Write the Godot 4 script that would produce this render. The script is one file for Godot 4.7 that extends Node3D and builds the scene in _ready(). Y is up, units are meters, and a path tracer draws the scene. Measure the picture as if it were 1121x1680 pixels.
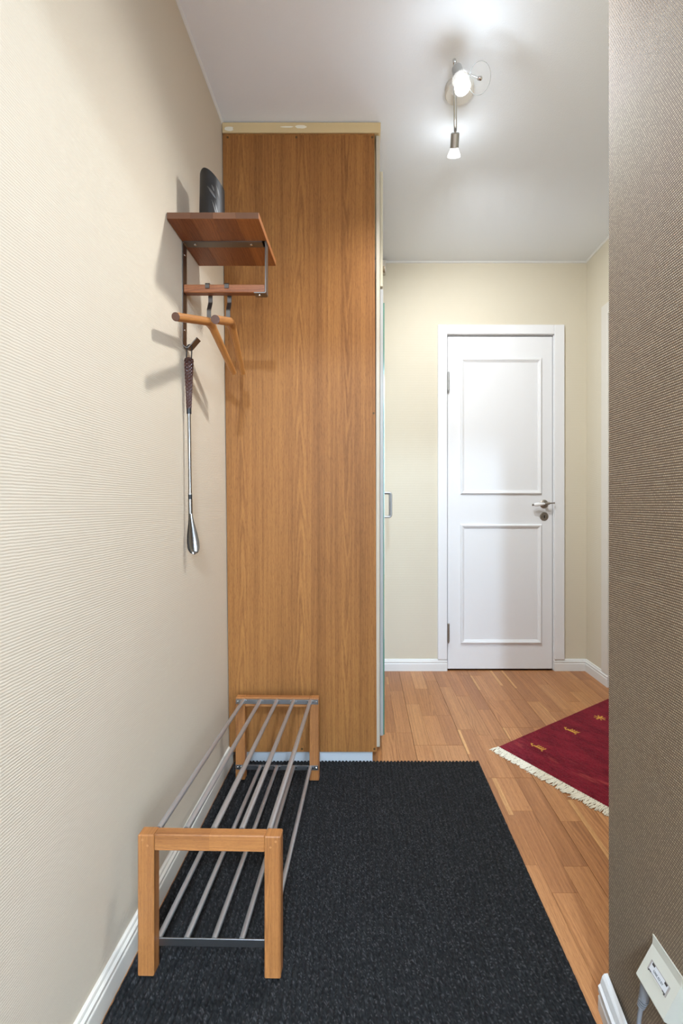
extends Node3D
# A narrow hallway: wardrobe side, hat rack, shoe rack, mat, rug, white door.
# d below is the distance in front of the camera (z = -d); X right, y up from the floor.

const CAM_Y := 1.01
const CEIL := 2.5
const BACK := 2.79          # back wall
const RIGHT := 1.362        # right wall
const PART := 0.4915        # face of the brown wall at the right
const PART_END := 0.914
const PANEL_D := 1.773      # side panel of the wardrobe
const EYE_WALL := -0.06     # wall with the doorway in which the camera stands

var used := {}
var M := {}
var rng := RandomNumberGenerator.new()

func _ready():
	rng.seed = 7
	setup_view()
	make_materials()
	build_shell()
	build_floor()
	build_trims()
	build_door()
	build_wardrobe()
	build_mat()
	build_rug()
	build_shoe_rack()
	build_hat_rack()
	build_hangers()
	build_vase()
	build_shoehorn()
	build_ceiling_lamp()
	build_rear_lamp()
	build_wall_box()

# ------------------------------------------------------------------ view and light
func setup_view():
	var cam := Camera3D.new()
	cam.name = "camera"
	cam.projection = Camera3D.PROJECTION_FRUSTUM
	cam.near = 0.05
	cam.far = 50.0
	cam.size = cam.near * 1680.0 / 748.0
	cam.frustum_offset = Vector2(-36.5, -11.0) / 748.0 * cam.near
	cam.position = Vector3(0, CAM_Y, 0)
	add_child(cam)
	cam.current = true
	var we := WorldEnvironment.new()
	we.name = "environment"
	var e := Environment.new()
	e.background_mode = Environment.BG_COLOR
	e.background_color = Color(0.0, 0.0, 0.0)
	e.tonemap_mode = Environment.TONE_MAPPER_LINEAR
	e.tonemap_exposure = 2.02
	e.sdfgi_enabled = true
	e.ssao_enabled = true
	e.ssil_enabled = true
	we.environment = e
	add_child(we)

# ------------------------------------------------------------------ helpers: nodes
func numbered(called: String) -> String:
	if not used.has(called):
		used[called] = 0
		return called
	used[called] += 1
	return "%s_%03d" % [called, used[called]]

func thing(called: String, label: String, category: String, at := Vector3.ZERO, group := "") -> Node3D:
	var o := Node3D.new()
	o.name = numbered(called)
	add_child(o)
	o.position = at
	o.set_meta("label", label)
	o.set_meta("category", category)
	if group:
		o.set_meta("group", group)
	return o

func part(called: String, mesh: Mesh, m: Material, parent: Node3D, at := Vector3.ZERO) -> MeshInstance3D:
	var o := MeshInstance3D.new()
	o.name = called
	o.mesh = mesh
	o.material_override = m
	o.position = at
	o.cast_shadow = GeometryInstance3D.SHADOW_CASTING_SETTING_ON
	parent.add_child(o, true)
	return o

func struct(called: String, mesh: Mesh, m: Material, label: String, at := Vector3.ZERO) -> MeshInstance3D:
	var o := part(called, mesh, m, self, at)
	o.set_meta("kind", "structure")
	o.set_meta("label", label)
	return o

func structure_node(called: String, label: String, at := Vector3.ZERO) -> Node3D:
	var o := Node3D.new()
	o.name = called
	o.position = at
	o.set_meta("kind", "structure")
	o.set_meta("label", label)
	add_child(o)
	return o

# ------------------------------------------------------------------ helpers: meshes
func begin() -> SurfaceTool:
	var st := SurfaceTool.new()
	st.begin(Mesh.PRIMITIVE_TRIANGLES)
	return st

func vert(st: SurfaceTool, p: Vector3, n: Vector3, uv := Vector2.ZERO):
	st.set_normal(n)
	st.set_uv(uv)
	st.add_vertex(p)

# uv in metres: u along the grain axis g
func uv_of(p: Vector3, n: Vector3, g: int, off: Vector2) -> Vector2:
	var a := [p.x, p.y, p.z]
	var na := [absf(n.x), absf(n.y), absf(n.z)]
	var k := 0
	if na[1] > na[k]: k = 1
	if na[2] > na[k]: k = 2
	if k == g:
		return Vector2(a[(g + 1) % 3] * 0.15, a[(g + 2) % 3]) + off
	return Vector2(a[g], a[3 - g - k]) + off

func tri(st: SurfaceTool, a: Vector3, b: Vector3, c: Vector3, out: Vector3, g := 1, off := Vector2.ZERO):
	var n := (c - a).cross(b - a)
	if n.length_squared() < 1e-20:
		return
	n = n.normalized()
	if n.dot(out) < 0:
		n = -n
		var t := b
		b = c
		c = t
	for p in [a, b, c]:
		vert(st, p, n, uv_of(p, n, g, off))

func quad(st: SurfaceTool, a: Vector3, b: Vector3, c: Vector3, e: Vector3, out: Vector3, g := 1, off := Vector2.ZERO):
	tri(st, a, b, c, out, g, off)
	tri(st, a, c, e, out, g, off)

# box between two corners with chamfered edges
func add_box(st: SurfaceTool, lo: Vector3, hi: Vector3, bevel := 0.0, g := 1, off := Vector2.ZERO):
	var c := (lo + hi) * 0.5
	var h := (hi - lo).abs() * 0.5
	var b := minf(bevel, minf(h.x, minf(h.y, h.z)) * 0.9)
	var i := h - Vector3(b, b, b)
	for k in 3:
		var k1 := (k + 1) % 3
		var k2 := (k + 2) % 3
		for s in [-1.0, 1.0]:
			var q := []
			for f in [[-1, -1], [1, -1], [1, 1], [-1, 1]]:
				var p := Vector3.ZERO
				p[k] = h[k] * s
				p[k1] = i[k1] * f[0]
				p[k2] = i[k2] * f[1]
				q.append(c + p)
			var n := Vector3.ZERO
			n[k] = s
			quad(st, q[0], q[1], q[2], q[3], n, g, off)
		if b > 0.0:
			for s1 in [-1.0, 1.0]:
				for s2 in [-1.0, 1.0]:
					var q := []
					for f in [-1.0, 1.0]:
						for w in [0, 1]:
							var p := Vector3.ZERO
							p[k] = i[k] * f
							p[k1] = (h[k1] if w == 0 else i[k1]) * s1
							p[k2] = (i[k2] if w == 0 else h[k2]) * s2
							q.append(c + p)
					var n := Vector3.ZERO
					n[k1] = s1
					n[k2] = s2
					quad(st, q[0], q[1], q[3], q[2], n, g, off)
	if b > 0.0:
		for sx in [-1.0, 1.0]:
			for sy in [-1.0, 1.0]:
				for sz in [-1.0, 1.0]:
					tri(st, c + Vector3(h.x * sx, i.y * sy, i.z * sz), c + Vector3(i.x * sx, h.y * sy, i.z * sz), c + Vector3(i.x * sx, i.y * sy, h.z * sz), Vector3(sx, sy, sz), g, off)

func box(lo: Vector3, hi: Vector3, bevel := 0.0, g := 1, off := Vector2.ZERO) -> Mesh:
	var st := begin()
	add_box(st, lo, hi, bevel, g, off)
	return st.commit()

func dbox(x0: float, x1: float, y0: float, y1: float, d0: float, d1: float, bevel := 0.0, g := 1, off := Vector2.ZERO) -> Mesh:
	return box(Vector3(x0, y0, -d1), Vector3(x1, y1, -d0), bevel, g, off)

# six-sided solid from 8 corners: c[0..3] one ring, c[4..7] the other
func hexa(c: Array, g := 1, off := Vector2.ZERO) -> Mesh:
	var st := begin()
	var m := Vector3.ZERO
	for p in c: m += p / 8.0
	for f in [[0, 1, 2, 3], [4, 5, 6, 7], [0, 1, 5, 4], [1, 2, 6, 5], [2, 3, 7, 6], [3, 0, 4, 7]]:
		var mid: Vector3 = (c[f[0]] + c[f[1]] + c[f[2]] + c[f[3]]) / 4.0
		quad(st, c[f[0]], c[f[1]], c[f[2]], c[f[3]], mid - m, g, off)
	return st.commit()

# quad with a normal for each corner, wound to suit them
func smooth_quad(st: SurfaceTool, q: Array, nn: Array, uv: Array):
	var g: Vector3 = (q[2] - q[0]).cross(q[1] - q[0]) + (q[3] - q[0]).cross(q[2] - q[0])
	var order := [0, 1, 2, 0, 2, 3] if g.dot(nn[0] + nn[1] + nn[2] + nn[3]) >= 0 else [0, 2, 1, 0, 3, 2]
	for f in order:
		vert(st, q[f], nn[f], uv[f])

# round sweep along points with a radius for each point
func add_tube(st: SurfaceTool, pts: Array, radii: Array, seg := 16, caps := true):
	var n := pts.size()
	var tang := []
	for i in n:
		var a: Vector3 = pts[maxi(i - 1, 0)]
		var b: Vector3 = pts[mini(i + 1, n - 1)]
		tang.append((b - a).normalized() if (b - a).length() > 1e-9 else (tang[-1] if i > 0 else Vector3.UP))
	var t0: Vector3 = tang[0]
	var side := t0.cross(Vector3.UP if absf(t0.y) < 0.9 else Vector3.RIGHT).normalized()
	var rings := []
	var norms := []
	var acc := [0.0]
	for i in n:
		if i > 0:
			acc.append(acc[-1] + (pts[i] - pts[i - 1]).length())
	for i in n:
		var t: Vector3 = tang[i]
		side = (side - t * side.dot(t)).normalized()
		var other := t.cross(side)
		var i0 := maxi(i - 1, 0)
		var i1 := mini(i + 1, n - 1)
		var dl: float = maxf(acc[i1] - acc[i0], 1e-6)
		var dr: float = radii[i1] - radii[i0]
		if dl < 1e-5: dr = 0.0
		var ring := []
		var nr := []
		for k in seg + 1:
			var a := TAU * k / seg
			var r := side * cos(a) + other * sin(a)
			ring.append(pts[i] + r * radii[i])
			nr.append((r * dl - t * dr).normalized())
		rings.append(ring)
		norms.append(nr)
	for i in n - 1:
		for k in seg:
			var u0: float = acc[i]
			var u1: float = acc[i + 1]
			var r0: float = maxf(radii[i], radii[i + 1])
			var v0: float = TAU * r0 * k / seg
			var v1: float = TAU * r0 * (k + 1) / seg
			smooth_quad(st, [rings[i][k], rings[i][k + 1], rings[i + 1][k + 1], rings[i + 1][k]], [norms[i][k], norms[i][k + 1], norms[i + 1][k + 1], norms[i + 1][k]], [Vector2(u0, v0), Vector2(u0, v1), Vector2(u1, v1), Vector2(u1, v0)])
	if caps:
		for w in [0, n - 1]:
			if radii[w] < 1e-6: continue
			var out: Vector3 = -tang[w] if w == 0 else tang[w]
			for k in seg:
				tri(st, pts[w], rings[w][k], rings[w][k + 1], out)

func tube(pts: Array, radii: Array, seg := 16, caps := true) -> Mesh:
	var st := begin()
	add_tube(st, pts, radii, seg, caps)
	return st.commit()

func rod(a: Vector3, b: Vector3, r: float, seg := 16) -> Mesh:
	return tube([a, b], [r, r], seg)

# turned shape: list of [along, radius] from a in direction dir; sharp steps by repeated points
func lathe(a: Vector3, dir: Vector3, prof: Array, seg := 28) -> Mesh:
	var st := begin()
	add_lathe(st, a, dir, prof, seg)
	return st.commit()

func add_lathe(st: SurfaceTool, a: Vector3, dir: Vector3, prof: Array, seg := 28):
	var t := dir.normalized()
	var s := t.cross(Vector3.UP if absf(t.y) < 0.9 else Vector3.RIGHT).normalized()
	var o := t.cross(s)
	for i in prof.size() - 1:
		var l0: float = prof[i][0]
		var r0: float = prof[i][1]
		var l1: float = prof[i + 1][0]
		var r1: float = prof[i + 1][1]
		for k in seg:
			var q := []
			var nn := []
			for f in [[l0, r0, k], [l0, r0, k + 1], [l1, r1, k + 1], [l1, r1, k]]:
				var ang: float = TAU * f[2] / seg
				var rad := s * cos(ang) + o * sin(ang)
				q.append(a + t * f[0] + rad * f[1])
				nn.append((rad * (l1 - l0) - t * (r1 - r0)).normalized() if absf(l1 - l0) + absf(r1 - r0) > 1e-7 else rad)
			var ua := TAU * maxf(r0, r1) * k / seg
			var ub := TAU * maxf(r0, r1) * (k + 1) / seg
			smooth_quad(st, q, nn, [Vector2(ua, l0), Vector2(ub, l0), Vector2(ub, l1), Vector2(ua, l1)])

# polygon in the xy plane pushed from z0 to z1
func add_prism(st: SurfaceTool, poly: PackedVector2Array, z0: float, z1: float, basis := Transform3D.IDENTITY, g := 0, off := Vector2.ZERO):
	var idx := Geometry2D.triangulate_polygon(poly)
	for i in range(0, idx.size(), 3):
		for zz in [z0, z1]:
			var p := []
			for k in 3:
				p.append(basis * Vector3(poly[idx[i + k]].x, poly[idx[i + k]].y, zz))
			tri(st, p[0], p[1], p[2], basis.basis * Vector3(0, 0, 1.0 if zz == maxf(z0, z1) else -1.0), g, off)
	var area := 0.0
	for i in poly.size():
		var a := poly[i]
		var b := poly[(i + 1) % poly.size()]
		area += a.cross(b)
	for i in poly.size():
		var a := poly[i]
		var b := poly[(i + 1) % poly.size()]
		var o2 := Vector2(b.y - a.y, a.x - b.x) * signf(area)
		quad(st, basis * Vector3(a.x, a.y, z0), basis * Vector3(b.x, b.y, z0), basis * Vector3(b.x, b.y, z1), basis * Vector3(a.x, a.y, z1), basis.basis * Vector3(o2.x, o2.y, 0), g, off)

func prism(poly: PackedVector2Array, z0: float, z1: float, basis := Transform3D.IDENTITY, g := 0, off := Vector2.ZERO) -> Mesh:
	var st := begin()
	add_prism(st, poly, z0, z1, basis, g, off)
	return st.commit()

# flat steel band bent along a path in the xy plane
func band(path: Array, t: float, z0: float, z1: float) -> Mesh:
	var left := PackedVector2Array()
	var right := PackedVector2Array()
	for i in path.size():
		var a: Vector2 = path[maxi(i - 1, 0)]
		var b: Vector2 = path[mini(i + 1, path.size() - 1)]
		var p: Vector2 = path[i]
		var d1 := (p - a).normalized() if i > 0 else (b - p).normalized()
		var d2 := (b - p).normalized() if i < path.size() - 1 else d1
		var bis := (d1.orthogonal() + d2.orthogonal()).normalized()
		var k := 1.0 / maxf(0.4, bis.dot(d1.orthogonal()))
		left.append(p + bis * t * 0.5 * k)
		right.append(p - bis * t * 0.5 * k)
	var st := begin()
	for i in path.size() - 1:
		add_prism(st, PackedVector2Array([left[i], left[i + 1], right[i + 1], right[i]]), z0, z1)
	return st.commit()

# rounded corners for a polyline
func rounded(path: Array, r: float, n := 5) -> Array:
	var o := [path[0]]
	for i in range(1, path.size() - 1):
		var p = path[i]
		var a = p + (path[i - 1] - p).normalized() * r
		var b = p + (path[i + 1] - p).normalized() * r
		for k in n + 1:
			var t := float(k) / n
			o.append(a.lerp(p, t).lerp(p.lerp(b, t), t))
	o.append(path[-1])
	return o

# profile (out, y) carried along a straight line on the floor from a to b; outwards = side to which it stands proud
func add_run(st: SurfaceTool, prof: Array, a: Vector3, b: Vector3, outwards: Vector3):
	var along := (b - a).normalized()
	var poly := PackedVector2Array()
	for p in prof: poly.append(Vector2(p[0], p[1]))
	var basis := Transform3D(Basis(outwards.normalized(), Vector3.UP, along), a)
	add_prism(st, poly, 0.0, (b - a).length(), basis, 2)

func run(prof: Array, a: Vector3, b: Vector3, outwards: Vector3) -> Mesh:
	var st := begin()
	add_run(st, prof, a, b, outwards)
	return st.commit()

# ------------------------------------------------------------------ materials
func mat(c: Color, rough := 0.6, metal := 0.0) -> StandardMaterial3D:
	var m := StandardMaterial3D.new()
	m.albedo_color = c
	m.roughness = rough
	m.metallic = metal
	return m

func texture_of(w: int, h: int, data: PackedByteArray) -> ImageTexture:
	return ImageTexture.create_from_image(Image.create_from_data(w, h, false, Image.FORMAT_RGB8, data))

func noise(sd: int, freq: float, oct := 3, kind := FastNoiseLite.TYPE_SIMPLEX_SMOOTH) -> FastNoiseLite:
	var n := FastNoiseLite.new()
	n.seed = sd
	n.noise_type = kind
	n.frequency = freq
	n.fractal_octaves = oct
	return n

# wood: x runs along the grain over len_m metres, y across over wid_m metres; plain strength of the figure
func wood_texture(w: int, h: int, len_m: float, wid_m: float, sd: int, dark: Color, light: Color, hearts: Array, bands: float) -> ImageTexture:
	var big := noise(sd, 1.0, 2)
	var wob := noise(sd + 1, 1.0, 3)
	var fib := noise(sd + 2, 1.0, 2)
	var por := noise(sd + 3, 1.0, 1)
	var data := PackedByteArray()
	data.resize(w * h * 3)
	for j in h:
		var v := wid_m * j / h
		for i in w:
			var u := len_m * i / w
			# distance from the nearest heart line gives the cathedral figure
			var ring := 0.0
			var wt := 0.0
			for hh in hearts:
				var dv: float = v - hh[0] - 0.012 * wob.get_noise_2d(u * 1.6, hh[0] * 40.0)
				var k := exp(-dv * dv / (hh[1] * hh[1]))
				var q: float = sqrt(dv * dv * 90.0 + 0.0016) * 9.0 + u * hh[2] + 0.75 * wob.get_noise_2d(u * 2.2, v * 14.0)
				ring += k * (0.5 + 0.5 * sin(q * TAU * hh[3]))
				wt += k
			var straight := 0.5 + 0.5 * big.get_noise_2d(u * 0.55 + 3.0, v * 85.0)
			var fig: float = ring / maxf(wt, 0.001)
			fig = lerpf(straight, fig, clampf(wt * 0.9, 0.0, 1.0))
			var band_ := big.get_noise_2d(u * 0.30, v * 9.0)
			var f := fib.get_noise_2d(u * 7.0, v * 520.0)
			var pp := por.get_noise_2d(u * 34.0, v * 950.0)
			var l := 0.58 + 0.36 * (fig - 0.5) + bands * band_ + 0.22 * f
			# medullary flecks, slanting across the grain
			var fk := por.get_noise_2d((u + v * 1.5) * 30.0 + 40.0, (v - u * 0.25) * 210.0)
			if fk > 0.35:
				l += 0.16 * (fk - 0.35) * clampf(0.6 + band_ * 2.0, 0.0, 1.0)
			if pp > 0.42:
				l -= 0.30 * (pp - 0.42) / 0.4
			l = clampf(l, 0.0, 1.0)
			var c := dark.lerp(light, l)
			var o := (j * w + i) * 3
			data[o] = int(clampf(c.r, 0, 1) * 255.0)
			data[o + 1] = int(clampf(c.g, 0, 1) * 255.0)
			data[o + 2] = int(clampf(c.b, 0, 1) * 255.0)
	return texture_of(w, h, data)

func wood_mat(t: Texture2D, len_m: float, wid_m: float, tint: Color, rough: float) -> StandardMaterial3D:
	var m := mat(tint, rough)
	m.albedo_texture = t
	m.uv1_scale = Vector3(1.0 / len_m, 1.0 / wid_m, 1)
	m.heightmap_enabled = true
	m.heightmap_texture = t
	m.heightmap_scale = 0.008
	return m

# ribs along u; returns a height texture
func rib_texture(n: int, ribs: int, sd: int, wander: float, grain: float) -> ImageTexture:
	var a := noise(sd, 1.0, 2)
	var b := noise(sd + 1, 1.0, 2)
	var data := PackedByteArray()
	data.resize(n * n * 3)
	for j in n:
		for i in n:
			# noise on a torus so that the tile repeats without seams
			var ca := cos(TAU * i / n)
			var sa := sin(TAU * i / n)
			var w := a.get_noise_3d(ca * 2.0, sa * 2.0, j * 6.0 / n)
			var ph := TAU * (float(j) / n * ribs + wander * w * sin(PI * j / n))
			var s := 0.5 + 0.5 * sin(ph)
			s = pow(s, 0.75)
			var g := b.get_noise_3d(ca * 16.0, sa * 16.0, j * 0.55)
			var l := clampf(0.12 + 0.7 * s + grain * g, 0.0, 1.0)
			var o := (j * n + i) * 3
			var k := int(l * 255.0)
			data[o] = k
			data[o + 1] = k
			data[o + 2] = k
	return texture_of(n, n, data)

# coarse twill: short pale stitches on a dark ground; colour and height
func weave_textures(n: int, rows: int, cols: int, sd: int) -> Array:
	var a := noise(sd, 1.0, 2)
	var r2 := RandomNumberGenerator.new()
	r2.seed = sd
	var tone := []
	for k in rows * cols: tone.append(r2.randf())
	var col := PackedByteArray()
	var hei := PackedByteArray()
	col.resize(n * n * 3)
	hei.resize(n * n * 3)
	var dark := Color(0.40, 0.345, 0.29)
	var mid := Color(0.53, 0.47, 0.40)
	var pale := Color(0.86, 0.82, 0.73)
	for j in n:
		var fj := float(j) / n * rows
		var row := int(fj)
		var v := fj - row
		for i in n:
			var fi := float(i) / n * cols + row * 0.5 + 0.25 * v
			var cc := int(floor(fi))
			var u := fi - cc
			var rnd: float = tone[(row * cols + posmod(cc, cols)) % tone.size()]
			var bump_v := sin(PI * clampf((v - 0.12) / 0.76, 0, 1))
			var bump_u := sin(PI * clampf((u - 0.04) / 0.92, 0, 1))
			var hgt := pow(bump_v, 0.8) * (0.45 + 0.55 * pow(bump_u, 0.6))
			var strand := 0.0
			if u < 0.62 and v > 0.22 and v < 0.74:
				strand = sin(PI * u / 0.62) * sin(PI * (v - 0.22) / 0.52)
			var f := 0.10 * a.get_noise_2d(i * 0.12, j * 0.4)
			var c := dark.lerp(mid, clampf(hgt * (0.65 + 0.35 * rnd) + f, 0, 1))
			c = c.lerp(pale, clampf(strand * (0.45 + 0.75 * rnd), 0, 1))
			var o := (j * n + i) * 3
			col[o] = int(c.r * 255.0)
			col[o + 1] = int(c.g * 255.0)
			col[o + 2] = int(c.b * 255.0)
			var k := int(clampf(hgt * 0.75 + strand * 0.25, 0, 1) * 255.0)
			hei[o] = k
			hei[o + 1] = k
			hei[o + 2] = k
	return [texture_of(n, n, col), texture_of(n, n, hei)]

func grain_texture(n: int, sd: int, fr: float) -> ImageTexture:
	var a := noise(sd, 1.0, 4)
	var data := PackedByteArray()
	data.resize(n * n * 3)
	for j in n:
		for i in n:
			var x := float(i) / n
			var y := float(j) / n
			# blended so that the tile repeats
			var s := 0.0
			for f in [[0.0, 0.0, (1.0 - x) * (1.0 - y)], [1.0, 0.0, x * (1.0 - y)], [0.0, 1.0, (1.0 - x) * y], [1.0, 1.0, x * y]]:
				s += a.get_noise_2d((x - f[0]) * fr, (y - f[1]) * fr) * f[2]
			var k := int(clampf(0.5 + 0.75 * s, 0, 1) * 255.0)
			var o := (j * n + i) * 3
			data[o] = k
			data[o + 1] = k
			data[o + 2] = k
	return texture_of(n, n, data)

func make_materials():
	var plaster := grain_texture(256, 31, 34.0)
	var ribs := rib_texture(512, 40, 11, 0.18, 0.22)
	# cream ribbed wallpaper
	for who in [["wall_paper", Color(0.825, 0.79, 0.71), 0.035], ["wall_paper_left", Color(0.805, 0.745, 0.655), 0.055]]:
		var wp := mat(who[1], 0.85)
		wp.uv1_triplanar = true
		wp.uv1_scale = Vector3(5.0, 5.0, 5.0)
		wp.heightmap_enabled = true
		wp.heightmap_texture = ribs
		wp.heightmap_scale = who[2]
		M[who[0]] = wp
	# taupe woven wallpaper
	var wv := weave_textures(512, 32, 32, 5)
	var br := mat(Color(0.96, 0.905, 0.82), 0.78)
	br.albedo_texture = wv[0]
	br.uv1_triplanar = true
	br.uv1_scale = Vector3(7.4, 7.4, 7.4)
	br.heightmap_enabled = true
	br.heightmap_texture = wv[1]
	br.heightmap_scale = 0.06
	br.rim_enabled = true
	br.rim = 0.25
	M.weave = br
	var ce := mat(Color(0.93, 0.95, 0.975), 0.9)
	ce.uv1_triplanar = true
	ce.uv1_scale = Vector3(4, 4, 4)
	ce.heightmap_enabled = true
	ce.heightmap_texture = plaster
	ce.heightmap_scale = 0.05
	M.ceiling = ce
	M.plain_wall = mat(Color(0.93, 0.93, 0.92), 0.9)
	var wp2 := mat(Color(0.90, 0.90, 0.90), 0.5)
	wp2.uv1_triplanar = true
	wp2.uv1_scale = Vector3(3, 3, 3)
	wp2.heightmap_enabled = true
	wp2.heightmap_texture = plaster
	wp2.heightmap_scale = 0.006
	M.white_paint = wp2
	M.base_cream = mat(Color(0.85, 0.82, 0.765), 0.45)
	M.base_white = mat(Color(0.88, 0.88, 0.87), 0.4)
	M.cream_paint = mat(Color(0.78, 0.73, 0.62), 0.5)
	M.filler = mat(Color(0.80, 0.70, 0.52), 0.6)
	M.white_lam = mat(Color(0.84, 0.82, 0.78), 0.45)
	M.stile_cream = mat(Color(0.70, 0.65, 0.57), 0.55)
	M.grey_edge = mat(Color(0.63, 0.615, 0.59), 0.5)
	M.dark_gap = mat(Color(0.10, 0.09, 0.08), 0.8)
	M.glass_edge = mat(Color(0.30, 0.50, 0.42), 0.2)
	M.mirror = mat(Color(0.93, 0.95, 0.94), 0.0, 1.0)
	M.chrome = mat(Color(0.80, 0.80, 0.80), 0.15, 1.0)
	M.horn = mat(Color(0.56, 0.56, 0.56), 0.2, 1.0)
	M.glass_rim = mat(Color(0.55, 0.57, 0.57), 0.15)
	M.steel = mat(Color(0.74, 0.74, 0.74), 0.33, 0.78)
	M.steel_bar = mat(Color(0.58, 0.58, 0.58), 0.38, 1.0)
	M.dark_steel = mat(Color(0.40, 0.37, 0.345), 0.40, 1.0)
	M.bracket = mat(Color(0.48, 0.455, 0.43), 0.42, 1.0)
	M.brushed = mat(Color(0.70, 0.70, 0.69), 0.42, 1.0)
	M.pewter = mat(Color(0.60, 0.57, 0.53), 0.45, 0.9)
	M.grey_metal = mat(Color(0.62, 0.62, 0.61), 0.45, 0.6)
	M.porcelain = mat(Color(0.93, 0.93, 0.93), 0.12)
	M.black = mat(Color(0.03, 0.03, 0.03), 0.6)
	M.rubber = mat(Color(0.06, 0.06, 0.06), 0.5)
	M.brass = mat(Color(0.34, 0.25, 0.14), 0.5, 0.7)
	M.leather = mat(Color(0.235, 0.115, 0.075), 0.36)
	M.vase = mat(Color(0.105, 0.09, 0.08), 0.5)
	M.vase_cut = mat(Color(0.30, 0.28, 0.26), 0.35)
	M.plastic = mat(Color(0.78, 0.77, 0.71), 0.5)
	M.plug_grey = mat(Color(0.50, 0.50, 0.51), 0.5)
	M.label = mat(Color(0.80, 0.80, 0.80), 0.5)
	M.ink = mat(Color(0.12, 0.12, 0.14), 0.7)
	var gl := mat(Color(0.80, 0.82, 0.82, 0.012), 0.02)
	gl.transparency = BaseMaterial3D.TRANSPARENCY_ALPHA
	M.glass = gl
	var bulb := mat(Color(0.95, 0.95, 0.95), 0.3)
	bulb.emission_enabled = true
	bulb.emission = Color(1.0, 0.985, 0.96)
	bulb.emission_energy_multiplier = 3.0
	M.bulb = bulb
	# oak
	var oak := wood_texture(1024, 512, 1.4, 0.40, 21, Color(0.61, 0.49, 0.37), Color(1.0, 0.94, 0.85), [[0.07, 0.026, 4.0, 1.1], [0.24, 0.030, -5.0, 1.0]], 0.16)
	M.stave = []
	for c in [Color(0.79, 0.60, 0.43), Color(0.77, 0.58, 0.41), Color(0.83, 0.64, 0.465), Color(0.74, 0.55, 0.39), Color(0.80, 0.605, 0.43), Color(0.84, 0.66, 0.485), Color(0.78, 0.59, 0.42)]:
		M.stave.append(wood_mat(oak, 1.4, 0.40, c, 0.36))
	M.sapwood = wood_mat(oak, 1.4, 0.40, Color(0.92, 0.765, 0.57), 0.36)
	M.shelf_oak = []
	for c in [Color(0.60, 0.385, 0.235), Color(0.66, 0.44, 0.27), Color(0.60, 0.39, 0.245), Color(0.69, 0.47, 0.285)]:
		M.shelf_oak.append(wood_mat(oak, 0.8, 0.25, c, 0.42))
	M.hanger_oak = wood_mat(oak, 0.6, 0.2, Color(0.80, 0.595, 0.365), 0.42)
	M.end_grain = mat(Color(0.31, 0.185, 0.115), 0.6)
	var ven := wood_texture(1536, 640, 2.45, 0.62, 77, Color(0.50, 0.315, 0.165), Color(0.84, 0.595, 0.34), [[0.075, 0.016, 4.2, 0.9], [0.305, 0.022, 5.0, 0.85], [0.485, 0.015, -4.6, 0.9]], 0.22)
	M.bench_oak = wood_mat(ven, 1.3, 0.30, Color(0.86, 0.815, 0.79), 0.45)
	M.veneer = wood_mat(ven, 2.45, 0.62, Color(0.79, 0.77, 0.74), 0.55)
	M.veneer.metallic_specular = 0.3

# ------------------------------------------------------------------ structure
func wall_left_x(y: float) -> float:
	return -0.5255 - 0.0108 * y

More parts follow.
